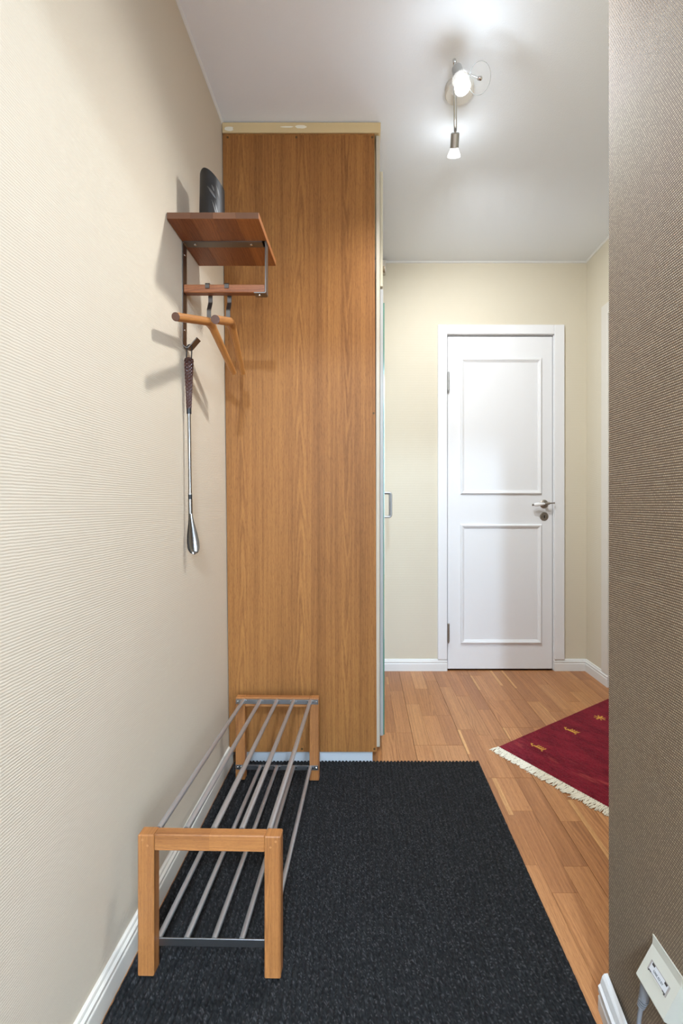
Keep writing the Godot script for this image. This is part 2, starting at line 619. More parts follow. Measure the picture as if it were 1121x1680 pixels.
func build_shell():
	# floor slab lies under the parquet; staves are its children (build_floor)
	var st := begin()
	add_box(st, Vector3(-2.2, -0.12, -2.95), Vector3(3.2, -0.012, 3.2))
	struct("floor", st.commit(), M.stave[0], "oak parquet floor of short staves")
	struct("ceiling", box(Vector3(-2.2, CEIL, -2.95), Vector3(3.2, CEIL + 0.1, 3.2)), M.ceiling, "white plastered ceiling")
	var x0 := wall_left_x(0.0)
	var x1 := wall_left_x(CEIL)
	var zf := -(BACK + 0.0)
	var zn := -EYE_WALL
	struct("wall_left", hexa([Vector3(x0, -0.012, zn), Vector3(x1, CEIL, zn), Vector3(x1, CEIL, zf), Vector3(x0, -0.012, zf), Vector3(x0 - 0.15, -0.012, zn), Vector3(x0 - 0.15, CEIL, zn), Vector3(x0 - 0.15, CEIL, zf), Vector3(x0 - 0.15, -0.012, zf)], 2), M.wall_paper_left, "cream ribbed wallpaper wall with the hat rack")
	st = begin()
	add_box(st, Vector3(-0.7, -0.012, -2.91), Vector3(0.507, CEIL, -BACK))
	add_box(st, Vector3(1.164, -0.012, -2.91), Vector3(3.1, CEIL, -BACK))
	add_box(st, Vector3(0.507, 2.053, -2.91), Vector3(1.164, CEIL, -BACK))
	struct("wall_back", st.commit(), M.wall_paper, "cream wallpaper wall around the white door")
	st = begin()
	add_box(st, Vector3(RIGHT, -0.012, -BACK), Vector3(RIGHT + 0.12, CEIL, -2.525))
	add_box(st, Vector3(RIGHT, -0.012, -1.60), Vector3(RIGHT + 0.12, CEIL, -PART_END))
	add_box(st, Vector3(RIGHT, 2.07, -2.525), Vector3(RIGHT + 0.12, CEIL, -1.60))
	struct("wall_right", st.commit(), M.wall_paper, "cream wallpaper wall beside the rug")
	struct("wall_near_right", dbox(PART + 0.0015, 3.1, -0.012, CEIL, EYE_WALL, PART_END), M.wall_paper, "wall block behind the taupe wallpaper")
	var tp := part("taupe_wallpaper", dbox(PART, PART + 0.0015, 0.0, CEIL, EYE_WALL, PART_END), M.weave, get_node("wall_near_right"))
	tp.set_meta("label", "taupe woven wallpaper with pale stitches")
	# wall with the doorway the picture is taken from, and the room behind it
	st = begin()
	add_box(st, Vector3(-2.1, -0.012, -EYE_WALL), Vector3(-0.43, CEIL, -EYE_WALL + 0.1))
	add_box(st, Vector3(0.43, -0.012, -EYE_WALL), Vector3(3.1, CEIL, -EYE_WALL + 0.1))
	add_box(st, Vector3(-0.43, 2.085, -EYE_WALL), Vector3(0.43, CEIL, -EYE_WALL + 0.1))
	struct("wall_near", st.commit(), M.plain_wall, "wall with the doorway behind the camera")
	struct("wall_rear_left", box(Vector3(-2.1, -0.012, 0.16), Vector3(-2.0, CEIL, 3.0)), M.plain_wall, "pale left wall of the room behind")
	struct("wall_rear_right", box(Vector3(2.0, -0.012, 0.16), Vector3(2.1, CEIL, 3.0)), M.plain_wall, "pale right wall of the room behind")
	st = begin()
	add_box(st, Vector3(-2.1, -0.012, 3.0), Vector3(0.25, CEIL, 3.1))
	add_box(st, Vector3(1.75, -0.012, 3.0), Vector3(2.1, CEIL, 3.1))
	add_box(st, Vector3(0.25, -0.012, 3.0), Vector3(1.75, 0.85, 3.1))
	add_box(st, Vector3(0.25, 2.25, 3.0), Vector3(1.75, CEIL, 3.1))
	struct("wall_rear", st.commit(), M.plain_wall, "pale far wall of the room behind")
	build_window()
	struct("wall_side_room", box(Vector3(3.0, -0.012, -BACK), Vector3(3.1, CEIL, -PART_END)), M.plain_wall, "pale wall of the room beyond the right doorway")

# daylight window of the room behind the camera; its light comes in through the doorway
func build_window():
	var o := structure_node("window_1", "white window in the far wall of the room behind", Vector3(1.0, 1.55, 3.05))
	var day := mat(Color(0.9, 0.93, 0.95), 0.1)
	day.emission_enabled = true
	day.emission = Color(0.86, 0.93, 1.0)
	day.emission_energy_multiplier = 3.0
	part("window_pane", box(Vector3(-0.75, -0.70, -0.006), Vector3(0.75, 0.70, 0.006)), day, o)
	for s in [-1.0, 1.0]:
		part("stile", box(Vector3(s * 0.72 - 0.03, -0.70, -0.04), Vector3(s * 0.72 + 0.03, 0.70, -0.007), 0.003), M.white_paint, o)
		part("rail", box(Vector3(-0.69, s * 0.67 - 0.03, -0.04), Vector3(0.69, s * 0.67 + 0.03, -0.007), 0.003), M.white_paint, o)
	var l := AreaLight3D.new()
	l.name = "window_daylight"
	o.add_child(l)
	l.position = Vector3(0, 0, -0.05)
	l.area_size = Vector2(1.36, 1.26)
	l.light_energy = 6.3
	l.light_color = Color(0.80, 0.90, 1.0)
	l.area_range = 15.0
	l.area_attenuation = 2.0
	l.shadow_enabled = true

func build_floor():
	var fl: Node3D = get_node("floor")
	var r := RandomNumberGenerator.new()
	r.seed = 1234
	var sw := 0.208 / 3.0
	# full-width board ends seen in the photograph: board number -> d
	var ends := {0: 1.919, 1: 1.69, 2: 2.073}
	var x_first := 0.2127
	for bd in range(-4, 7):
		var bx := x_first + bd * 0.208
		var be: float = ends.get(bd, r.randf_range(0.4, 2.4))
		for s in 3:
			var xa := bx + s * sw
			var xb := xa + sw
			if xb < -0.53 or xa > RIGHT + 0.2: continue
			xa = maxf(xa, -0.53)
			var cuts := [-0.05]
			var dd := be - 3.0
			var list := []
			var q := be + r.randf_range(0.18, 0.42)
			while q < 2.72:
				list.append(q)
				q += r.randf_range(0.26, 0.52)
			q = be - r.randf_range(0.18, 0.42)
			while q > 0.12:
				list.append(q)
				q -= r.randf_range(0.26, 0.52)
			list.append(be)
			list.sort()
			for k in list: cuts.append(k)
			cuts.append(BACK)
			for k in cuts.size() - 1:
				var d0: float = cuts[k]
				var d1: float = cuts[k + 1]
				if d1 - d0 < 0.03: continue
				if xa < RIGHT and xb > RIGHT + 0.001 and d0 < PART_END and d1 > PART_END: d0 = PART_END
				if d1 <= PART_END and xa > PART + 0.1: continue
				var g0 := 0.00018
				var g1 := 0.00018
				if s == 0: g0 = 0.0006
				if s == 2: g1 = 0.0006
				var e0 := 0.0006 if absf(d0 - be) < 0.001 else 0.0002
				var e1 := 0.0006 if absf(d1 - be) < 0.001 else 0.0002
				var m: Material = M.stave[r.randi() % M.stave.size()]
				var off := Vector2(r.randf() * 1.4, r.randf() * 0.4)
				var sap := r.randf() < 0.20 and d1 - d0 > 0.2
				var lift := r.randf_range(-0.00012, 0.00012)
				if sap:
					var wq := r.randf_range(0.009, 0.018)
					var left := r.randf() < 0.5
					var xm := xa + wq if left else xb - wq
					var dm := lerpf(d0, d1, r.randf_range(0.35, 0.7))
					var pl := dbox(xm if left else xa + g0, xb - g1 if left else xm, -0.012, lift, d0 + e0, d1 - e1, 0.0003, 2, off)
					var o := part("stave", pl, m, fl)
					part("sapwood_edge", dbox(xa + g0 if left else xm, xm if left else xb - g1, -0.012, lift, dm, d1 - e1, 0.0003, 2, off), M.sapwood, o)
					part("heartwood_edge", dbox(xa + g0 if left else xm, xm if left else xb - g1, -0.012, lift, d0 + e0, dm, 0.0003, 2, off), m, o)
				else:
					part("stave", dbox(xa + g0, xb - g1, -0.012, lift, d0 + e0, d1 - e1, 0.0004, 2, off), m, fl)

const SKIRT := [[0.0, 0.0], [0.014, 0.0], [0.014, 0.044], [0.0128, 0.0465], [0.0112, 0.0475], [0.0112, 0.050], [0.0132, 0.053], [0.0132, 0.0585], [0.010, 0.0615], [0.0082, 0.063], [0.0082, 0.0655], [0.0068, 0.0695], [0.004, 0.071], [0.0, 0.071]]

func build_trims():
	var o: Node3D
	struct("baseboard_left", run(SKIRT, Vector3(wall_left_x(0.03) - 0.001, 0, 0.0), Vector3(wall_left_x(0.03) - 0.001, 0, -(PANEL_D + 0.02)), Vector3.RIGHT), M.base_cream, "white moulded baseboard along the wall behind the shoe rack")
	o = structure_node("baseboard_back", "white moulded baseboard either side of the white door")
	part("skirting_length", run(SKIRT, Vector3(0.08, 0, -BACK), Vector3(0.5095, 0, -BACK), Vector3.BACK), M.base_white, o)
	part("skirting_length", run(SKIRT, Vector3(1.1615, 0, -BACK), Vector3(RIGHT, 0, -BACK), Vector3.BACK), M.base_white, o)
	struct("baseboard_right", run(SKIRT, Vector3(RIGHT, 0, -BACK), Vector3(RIGHT, 0, -2.525), Vector3.LEFT), M.base_white, "white moulded baseboard on the right wall behind the rug")
	# loose length at the foot of the taupe wall: it comes away from the wall towards the camera
	struct("baseboard_near_right", run([[0.0, 0.0], [0.021, 0.0], [0.021, 0.028], [0.018, 0.030], [0.018, 0.034], [0.021, 0.037], [0.021, 0.048], [0.016, 0.052], [0.016, 0.055], [0.012, 0.066], [0.008, 0.070], [0.0, 0.070]], Vector3(PART - 0.001, 0, -PART_END - 0.002), Vector3(PART - 0.055, 0, -0.52), Vector3(-0.99, 0, 0.12)), M.base_white, "white baseboard coming away from the foot of the taupe wall")
	# casing of the white door
	var dz := -BACK
	o = structure_node("trim_1", "white door casing on the cream back wall")
	part("casing_left", dbox(0.4515, 0.5085, 0.071, 2.110, BACK - 0.016, BACK + 0.0, 0.0025), M.white_paint, o)
	part("casing_right", dbox(1.1625, 1.2235, 0.071, 2.110, BACK - 0.016, BACK + 0.0, 0.0025), M.white_paint, o)
	part("casing_head", dbox(0.5087, 1.1623, 2.0525, 2.110, BACK - 0.016, BACK + 0.0, 0.0025), M.white_paint, o)
	part("jamb_left", dbox(0.5005, 0.511, 0.0, 2.0525, BACK, BACK + 0.12), M.white_paint, o)
	part("jamb_right", dbox(1.160, 1.170, 0.0, 2.0525, BACK, BACK + 0.12), M.white_paint, o)
	part("jamb_head", dbox(0.511, 1.160, 2.0505, 2.0605, BACK, BACK + 0.12), M.white_paint, o)
	# casing of the doorway in the right wall
	o = structure_node("trim_2", "pale casing of the doorway in the right wall")
	part("casing_side", dbox(RIGHT - 0.012, RIGHT, 0.071, 2.135, 2.525, 2.592, 0.002), M.white_lam, o)
	part("casing_side", dbox(RIGHT - 0.012, RIGHT, 0.0, 2.135, 1.533, 1.60, 0.002), M.white_lam, o)
	part("casing_head", dbox(RIGHT - 0.012, RIGHT, 2.07, 2.135, 1.60, 2.525, 0.002), M.white_lam, o)
	part("lining", dbox(RIGHT, RIGHT + 0.12, 0.0, 2.07, 2.515, 2.525), M.white_lam, o)
	part("lining", dbox(RIGHT, RIGHT + 0.12, 0.0, 2.07, 1.60, 1.61), M.white_lam, o)
	# thin white beads where wall and ceiling meet
	var bead := [[0.0, 0.0], [0.003, 0.001], [0.007, 0.005], [0.0075, 0.0085], [0.0, 0.0085]]
	struct("trim_3", run(bead, Vector3(0.05, CEIL - 0.0085, dz), Vector3(RIGHT, CEIL - 0.0085, dz), Vector3.BACK), M.base_white, "thin white bead under the ceiling above the door")
	struct("trim_4", run(bead, Vector3(RIGHT, CEIL - 0.0085, dz), Vector3(RIGHT, CEIL - 0.0085, -PART_END), Vector3.LEFT), M.base_white, "thin white bead under the ceiling on the right wall")
	struct("trim_5", run(bead, Vector3(wall_left_x(CEIL), CEIL - 0.0085, 0.0), Vector3(wall_left_x(CEIL), CEIL - 0.0085, -PANEL_D), Vector3.RIGHT), M.base_white, "thin white bead under the ceiling on the left wall")

func build_door():
	var o := structure_node("door_1", "white panelled door with porcelain lever handle", Vector3(0, 0, -BACK))
	var x0 := 0.5145
	var x1 := 1.1570
	part("leaf", box(Vector3(x0, 0.007, -0.044), Vector3(x1, 2.044, -0.004), 0.0025), M.white_paint, o)
	# applied moulding frames
	var prof := [[0.0, 0.0], [0.024, 0.0], [0.022, 0.0045], [0.017, 0.006], [0.014, 0.0105], [0.007, 0.012], [0.003, 0.009], [0.0, 0.003]]
	for f in [[0.592, 1.090, 1.077, 1.911], [0.592, 1.090, 0.163, 0.894]]:
		var st := begin()
		var c := [Vector2(f[0], f[2]), Vector2(f[1], f[2]), Vector2(f[1], f[3]), Vector2(f[0], f[3])]
		var mid := Vector2((f[0] + f[1]) * 0.5, (f[2] + f[3]) * 0.5)
		for k in 4:
			var a: Vector2 = c[k]
			var b: Vector2 = c[(k + 1) % 4]
			for i in prof.size() - 1:
				var q := []
				for w in [[a, i], [b, i], [b, i + 1], [a, i + 1]]:
					var ins: float = prof[w[1]][0]
					var p: Vector2 = w[0]
					p += Vector2(signf(mid.x - p.x), signf(mid.y - p.y)) * ins
					q.append(Vector3(p.x, p.y, -0.004 + prof[w[1]][1]))
				if i == 0:
					continue
				quad(st, q[0], q[1], q[2], q[3], Vector3(0, 0, 1))
			# outer edge
			var z0 := -0.005
			quad(st, Vector3(a.x, a.y, z0), Vector3(b.x, b.y, z0), Vector3(b.x, b.y, -0.001), Vector3(a.x, a.y, -0.001), Vector3(a.x + b.x - 2 * mid.x, a.y + b.y - 2 * mid.y, 0))
		part("panel_moulding", st.commit(), M.white_paint, o)
	# lever on its rose
	var hx := 1.1045
	var hy := 1.018
	var lv := Node3D.new()
	lv.name = "lever_handle"
	o.add_child(lv)
	part("rose", lathe(Vector3(hx, hy, -0.004), Vector3.BACK, [[0, 0.026], [0.003, 0.026], [0.006, 0.022], [0.009, 0.014], [0.010, 0.009], [0.030, 0.0075], [0.032, 0.0]]), M.pewter, lv)
	part("neck", tube(rounded([Vector3(hx + 0.044, hy + 0.006, 0.036), Vector3(hx + 0.014, hy + 0.004, 0.036), Vector3(hx - 0.012, hy + 0.001, 0.036)], 0.006), [0.003, 0.0045, 0.0075, 0.0088, 0.0088, 0.008, 0.007, 0.006], 14), M.pewter, lv)
	part("finial", lathe(Vector3(hx + 0.043, hy + 0.006, 0.036), Vector3.RIGHT, [[0, 0.003], [0.002, 0.0055], [0.006, 0.0055], [0.009, 0.0]], 14), M.pewter, lv)
	part("grip", lathe(Vector3(hx - 0.010, hy + 0.001, 0.036), Vector3(-1, -0.09, 0), [[0, 0.006], [0.010, 0.0075], [0.025, 0.0095], [0.042, 0.0112], [0.055, 0.0108], [0.063, 0.0085], [0.067, 0.005], [0.067, 0.0]], 20), M.porcelain, lv)
	part("tip", lathe(Vector3(hx - 0.076, hy - 0.005, 0.036), Vector3(-1, -0.09, 0), [[0, 0.004], [0.002, 0.0065], [0.007, 0.0068], [0.011, 0.004], [0.012, 0.0]], 14), M.pewter, lv)
	var ke := Node3D.new()
	ke.name = "key_rose"
	o.add_child(ke)
	var ky := 0.9418
	part("plate", lathe(Vector3(hx + 0.001, ky, -0.004), Vector3.BACK, [[0, 0.0265], [0.002, 0.0265], [0.0045, 0.0235], [0.005, 0.0]]), M.pewter, ke)
	var hole := PackedVector2Array()
	for k in 13:
		var a := -0.9 + (TAU - 1.35) * k / 12.0 - 0.0
		hole.append(Vector2(hx + 0.001, ky + 0.003) + Vector2(cos(a), sin(a)) * 0.0042)
	hole.append(Vector2(hx - 0.0022, ky - 0.011))
	hole.append(Vector2(hx + 0.0042, ky - 0.011))
	part("keyhole", prism(hole, 0.0, 0.0016), M.black, ke)
	for s in [-1, 1]:
		part("screw", lathe(Vector3(hx + 0.001 + s * 0.0155, ky - 0.004, 0.0005), Vector3.BACK, [[0, 0.003], [0.001, 0.0028], [0.0013, 0.0]], 10), M.dark_steel, ke)
	# hinges
	for hgt in [1.767, 0.234]:
		var hm: Material = M.grey_metal if hgt > 1.0 else M.pewter
		var hg := Node3D.new()
		hg.name = "hinge"
		o.add_child(hg, true)
		part("knuckle", lathe(Vector3(0.5165, hgt - 0.056, 0.012), Vector3.UP, [[0, 0.0], [0.001, 0.007], [0.055, 0.007], [0.055, 0.0]], 14), hm, hg)
		part("knuckle", lathe(Vector3(0.5165, hgt + 0.0005, 0.012), Vector3.UP, [[0, 0.0], [0, 0.007], [0.052, 0.007], [0.056, 0.004], [0.057, 0.0]], 14), hm, hg)
		part("tip", lathe(Vector3(0.5165, hgt - 0.066, 0.012), Vector3.UP, [[0, 0.0], [0.003, 0.0045], [0.010, 0.0045]], 12), hm, hg)

# ------------------------------------------------------------------ wardrobe
func build_wardrobe():
	var o := thing("wardrobe", "tall oak veneer wardrobe with mirror doors, standing side-on to the mat", "wardrobe", Vector3(0, 0, -PANEL_D))
	# the panel is seen square on; the carcass goes back to the wall
	var dp := BACK - PANEL_D - 0.004
	var yb := 0.051
	var yt := 2.455
	var xl0 := wall_left_x(yb) + 0.003
	var xl1 := wall_left_x(yt) + 0.003
	var xr0 := 0.0505
	var xr1 := 0.0415
	part("side_panel", hexa([Vector3(xl0, yb, 0), Vector3(xr0, yb, 0), Vector3(xr1, yt, 0), Vector3(xl1, yt, 0), Vector3(xl0, yb, -0.018), Vector3(xr0, yb, -0.018), Vector3(xr1, yt, -0.018), Vector3(xl1, yt, -0.018)], 1, Vector2(0.0, 0.55)), M.veneer, o)
	part("carcass", hexa([Vector3(xl0 + 0.004, yb, -0.018), Vector3(0.040, yb, -0.018), Vector3(0.036, yt, -0.018), Vector3(xl1 + 0.004, yt, -0.018), Vector3(xl0 + 0.004, yb, -dp), Vector3(0.040, yb, -dp), Vector3(0.036, yt, -dp), Vector3(xl1 + 0.004, yt, -dp)]), M.white_lam, o)
	part("plinth", box(Vector3(xl0 + 0.02, 0.0, -dp), Vector3(0.0345, yb - 0.0005, -0.022)), mat(Color(0.74, 0.75, 0.755), 0.5), o)
	# cream filler under the ceiling, with a rounded lower corner
	var fp := PackedVector2Array([Vector2(xl1, 2.456), Vector2(0.058, 2.456), Vector2(0.063, 2.4585), Vector2(0.0655, 2.464), Vector2(0.0655, 2.4955), Vector2(xl1 - 0.001, 2.4955)])
	part("top_filler", prism(fp, -dp, 0.004), M.filler, o)
	var chip := mat(Color(0.89, 0.86, 0.78), 0.7)
	for c in [[-0.545, 2.460, 0.045, 0.022], [-0.33, 2.474, 0.062, 0.008], [-0.268, 2.471, 0.052, 0.017]]:
		var r := RandomNumberGenerator.new()
		r.seed = int(c[0] * -1000)
		var cp := PackedVector2Array()
		for k in 14:
			var a := TAU * k / 14
			cp.append(Vector2(c[0] + c[2] * 0.5 + cos(a) * c[2] * 0.5 * r.randf_range(0.6, 1.0), c[1] + c[3] * 0.5 + sin(a) * c[3] * 0.5 * r.randf_range(0.55, 1.0)))
		part("chipped_paint", prism(cp, 0.004, 0.0044), chip, o)
	# front: white stile, then two mirror doors with D handles, two top doors above
	part("stile", box(Vector3(0.0475, 0.067, -0.085), Vector3(0.0630, 2.452, -0.004), 0.002), M.stile_cream, o)
	var w0 := 0.092
	for k in 2:
		var za := -(w0 + k * 0.458)
		var zb := za - 0.454
		var xa := 0.0665
		var dr := part("door", box(Vector3(xa, 0.067, zb), Vector3(xa + 0.0135, 1.895, za), 0.0015), M.grey_edge, o)
		# mirror glass glued on the door, framed by the door's own margin at the meeting edges
		var ma := za + (0.0 if k == 0 else -0.115)
		var mb := zb + (0.125 if k == 0 else 0.0)
		part("mirror_glass", box(Vector3(xa + 0.0137, 0.072, mb), Vector3(xa + 0.0177, 1.838, ma), 0.0), M.glass_edge, dr)
		part("mirror", box(Vector3(xa + 0.0178, 0.073, mb + 0.001), Vector3(xa + 0.0182, 1.837, ma - 0.001), 0.0), M.mirror, dr)
		var hz := zb + 0.055 if k == 0 else za - 0.055
		var hx := xa + 0.0135
		part("handle", tube(rounded([Vector3(hx, 1.072, hz), Vector3(hx + 0.056, 1.072, hz), Vector3(hx + 0.056, 0.952, hz), Vector3(hx, 0.952, hz)], 0.012), PackedFloat32Array([0.0052, 0.0052, 0.0052, 0.0052, 0.0052, 0.0052, 0.0052, 0.0052, 0.0052, 0.0052, 0.0052, 0.0052, 0.0052, 0.0052]), 14), M.grey_metal, dr)
		var ud := part("upper_door", box(Vector3(xa, 1.905, zb), Vector3(xa + 0.0115, 2.376, za), 0.0015), M.cream_paint, o)
		var kz := zb + 0.05
		part("knob", lathe(Vector3(xa + 0.0115, 2.185, kz), Vector3.RIGHT, [[0, 0.007], [0.010, 0.008], [0.024, 0.017], [0.028, 0.016], [0.028, 0.0]], 20), mat(Color(0.52, 0.46, 0.38), 0.5), ud)
	part("corner_block", box(Vector3(0.060, 2.415, -dp), Vector3(0.134, 2.491, -dp + 0.04), 0.003), M.white_lam, o)
	# screw heads on the panel
	for s in [[-0.5295, 2.441], [-0.262, 2.441], [0.0330, 2.441], [0.0385, 1.368], [0.0415, 0.0625], [-0.240, 0.0625]]:
		part("screw", lathe(Vector3(s[0], s[1], -0.001), Vector3.BACK, [[0, 0.0045], [0.0016, 0.0042], [0.0018, 0.0024], [0.0009, 0.0]], 14), M.brass, o)

# ------------------------------------------------------------------ mat
func build_mat():
	var x0 := -0.508
	var x1 := 0.452
	var d0 := 0.30
	var d1 := 1.788
	var nx := 400
	var nz := 520
	var pitch := 0.0135
	var pile := noise(3, 1.0, 2)
	var lump := noise(4, 1.0, 2)
	var r := RandomNumberGenerator.new()
	r.seed = 99
	var hgt := PackedFloat32Array()
	hgt.resize((nx + 1) * (nz + 1))
	var vs := PackedVector3Array()
	var ns := PackedVector3Array()
	var cs := PackedColorArray()
	var ix := PackedInt32Array()
	vs.resize(hgt.size())
	ns.resize(hgt.size())
	cs.resize(hgt.size())
	for j in nz + 1:
		var d := lerpf(d0, d1, float(j) / nz)
		for i in nx + 1:
			var x := lerpf(x0, x1, float(i) / nx)
			var ph := x / pitch + 0.10 * lump.get_noise_2d(d * 30.0, x * 30.0)
			var rib := 0.5 + 0.5 * cos(TAU * ph)
			var kn := pile.get_noise_2d(x * 150.0, d * 90.0)
			var h := 0.0020 + 0.0070 * pow(rib, 0.42) + 0.0009 * kn + 0.0008 * lump.get_noise_2d(d * 6.0, x * 6.0) + r.randf_range(-0.0003, 0.0003)
			var k := j * (nx + 1) + i
			hgt[k] = h
			vs[k] = Vector3(x, h, -d)
			# flecked yarn: charcoal with grey and blue-grey fibres
			var fl := r.randf()
			var g := 0.010 + 0.012 * fl * fl + 0.020 * maxf(0.0, kn + 0.10)
			if fl > 0.89: g += 0.050 * r.randf()
			cs[k] = Color(g * 1.02, g * 1.0, g * 1.0)
	var sx := (x1 - x0) / nx
	var sz := (d1 - d0) / nz
	for j in nz + 1:
		for i in nx + 1:
			var k := j * (nx + 1) + i
			var a := hgt[k - 1 if i > 0 else k]
			var b := hgt[k + 1 if i < nx else k]
			var c := hgt[k - nx - 1 if j > 0 else k]
			var e := hgt[k + nx + 1 if j < nz else k]
			ns[k] = Vector3(-(b - a) / (2 * sx), 1.0, (e - c) / (2 * sz)).normalized()
	for j in nz:
		for i in nx:
			var k := j * (nx + 1) + i
			ix.append_array([k, k + nx + 1, k + 1, k + 1, k + nx + 1, k + nx + 2])
	# edges down to the floor
	var rim := []
	for i in nx + 1: rim.append(i)
	for j in range(1, nz + 1): rim.append(j * (nx + 1) + nx)
	for i in range(nx - 1, -1, -1): rim.append(nz * (nx + 1) + i)
	for j in range(nz - 1, 0, -1): rim.append(j * (nx + 1))
	var base := vs.size()
	for k in rim:
		var out := Vector3(signf(vs[k].x - (x0 + x1) * 0.5) if (k % (nx + 1)) in [0, nx] else 0.0, 0.2, 1.0 if k <= nx else (-1.0 if k >= nz * (nx + 1) else 0.0)).normalized()
		vs.append(vs[k])
		ns.append(out)
		cs.append(cs[k])
		vs.append(Vector3(vs[k].x, 0.0003, vs[k].z))
		ns.append(out)
		cs.append(cs[k])
	var nr := rim.size()
	for k in nr:
		var a := base + k * 2
		var b := base + ((k + 1) % nr) * 2
		ix.append_array([a, b, b + 1, a, b + 1, a + 1])
	var am := ArrayMesh.new()
	var arr := []
	arr.resize(Mesh.ARRAY_MAX)
	arr[Mesh.ARRAY_VERTEX] = vs
	arr[Mesh.ARRAY_NORMAL] = ns
	arr[Mesh.ARRAY_COLOR] = cs
	arr[Mesh.ARRAY_INDEX] = ix
	am.add_surface_from_arrays(Mesh.PRIMITIVE_TRIANGLES, arr)
	var m := mat(Color(1, 1, 1), 0.95)
	m.vertex_color_use_as_albedo = true
	m.metallic_specular = 0.25
	var o := part("doormat", am, m, self)
	o.set_meta("label", "large charcoal ribbed mat under the shoe rack")
	o.set_meta("category", "mat")

# ------------------------------------------------------------------ rug
func build_rug():
	var c := Vector3(0.561, 0.0, -1.898)
	var o := thing("rug", "dark red wool rug with golden animal motifs and cream fringe", "rug", c)
	var e1 := Vector3(0.832, 0, -0.554)
	var e2 := Vector3(0.555, 0, 0.832)
	var lu := 1.15
	var lv := 0.60
	var nu := 420
	var nv := 240
	var pat := noise(41, 1.0, 3)
	var fine := noise(42, 1.0, 2)
	var r := RandomNumberGenerator.new()
	r.seed = 17
	var vs := PackedVector3Array()
	var ns := PackedVector3Array()
	var cs := PackedColorArray()
	var ix := PackedInt32Array()
	for j in nv + 1:
		for i in nu + 1:
			var u := lu * i / nu
			var v := lv * j / nv
			var ed := minf(minf(u, lu - u), minf(v, lv - v))
			var h := 0.0115 * sqrt(clampf(ed / 0.010, 0.0, 1.0)) + 0.0012 * pat.get_noise_2d(u * 9.0, v * 9.0) + r.randf_range(-0.0004, 0.0004)
			h = maxf(h, 0.0015)
			vs.append(e1 * u + e2 * v + Vector3(0, h, 0))
			ns.append(Vector3(r.randf_range(-0.16, 0.16), 1.0, r.randf_range(-0.16, 0.16)).normalized())
			var t := pat.get_noise_2d(u * 14.0, v * 5.0) * 0.6 + fine.get_noise_2d(u * 120.0, v * 26.0) * 0.55
			# abrash: dye bands across the rug, and blotches by the figures
			t += 0.30 * sin(u * 34.0 + 0.7) * pat.get_noise_2d(u * 4.0 + 9.0, v * 2.0)
			var col := Color(0.115, 0.006, 0.014).lerp(Color(0.22, 0.014, 0.026), clampf(0.5 + t, 0, 1))
			var warm := clampf(pat.get_noise_2d(u * 30.0 + 20.0, v * 7.0) * 2.2 - 0.55, 0, 1) * clampf(1.0 - absf(u - 0.10) / 0.07, 0, 1)
			col = col.lerp(Color(0.42, 0.08, 0.065), warm * 0.7)
			if motif(u, v):
				col = Color(0.58, 0.30, 0.055) * (0.8 + 0.4 * r.randf())
			if v < 0.005:
				col = col.lerp(Color(0.34, 0.10, 0.05), 0.5)
			cs.append(col)
	for j in nv:
		for i in nu:
			var k := j * (nu + 1) + i
			ix.append_array([k, k + 1, k + nu + 1, k + 1, k + nu + 2, k + nu + 1])
	var am := ArrayMesh.new()
	var arr := []
	arr.resize(Mesh.ARRAY_MAX)
	arr[Mesh.ARRAY_VERTEX] = vs
	arr[Mesh.ARRAY_NORMAL] = ns
	arr[Mesh.ARRAY_COLOR] = cs
	arr[Mesh.ARRAY_INDEX] = ix
	am.add_surface_from_arrays(Mesh.PRIMITIVE_TRIANGLES, arr)
	var m := mat(Color(1, 1, 1), 0.9)
	m.vertex_color_use_as_albedo = true
	m.metallic_specular = 0.2
	m.rim_enabled = true
	m.rim = 0.15
	m.rim_tint = 1.0
	part("pile", am, m, o)
	# woven edge and fringe
	var bm := mat(Color(0.50, 0.35, 0.20), 0.9)
	var b0 := -e1 * 0.003 + Vector3(0, 0.004, 0)
	part("end_binding", tube([b0, b0 + e2 * lv], [0.0032, 0.0032], 8), bm, o)
	var fm := mat(Color(0.90, 0.87, 0.79), 0.95)
	var st := begin()
	for k in 420:
		var v := lv * k / 419.0 + r.randf_range(-0.001, 0.001)
		var clump := 0.012 * pat.get_noise_2d(v * 26.0, 3.0)
		var ln := r.randf_range(0.036, 0.048) + clump
		var lean := 0.35 * pat.get_noise_2d(v * 34.0, 70.0) + r.randf_range(-0.22, 0.22) - 0.12
		var p := []
		for q in 5:
			var t := q / 4.0
			p.append(-e1 * (0.002 + ln * t) + e2 * (v + lean * ln * t * t + 0.002 * sin(t * 5.0 + k)) + Vector3(0, 0.0045 * (1.0 - t) + 0.0018 + r.randf_range(0, 0.0022) * sin(t * PI), 0))
		add_tube(st, p, [0.0013, 0.0015, 0.0016, 0.0015, 0.0008], 5, false)
	var fr := part("fringe", st.commit(), fm, o)
	fr.set_meta("kind", "stuff")
	fr.set_meta("label", "cream knotted fringe")

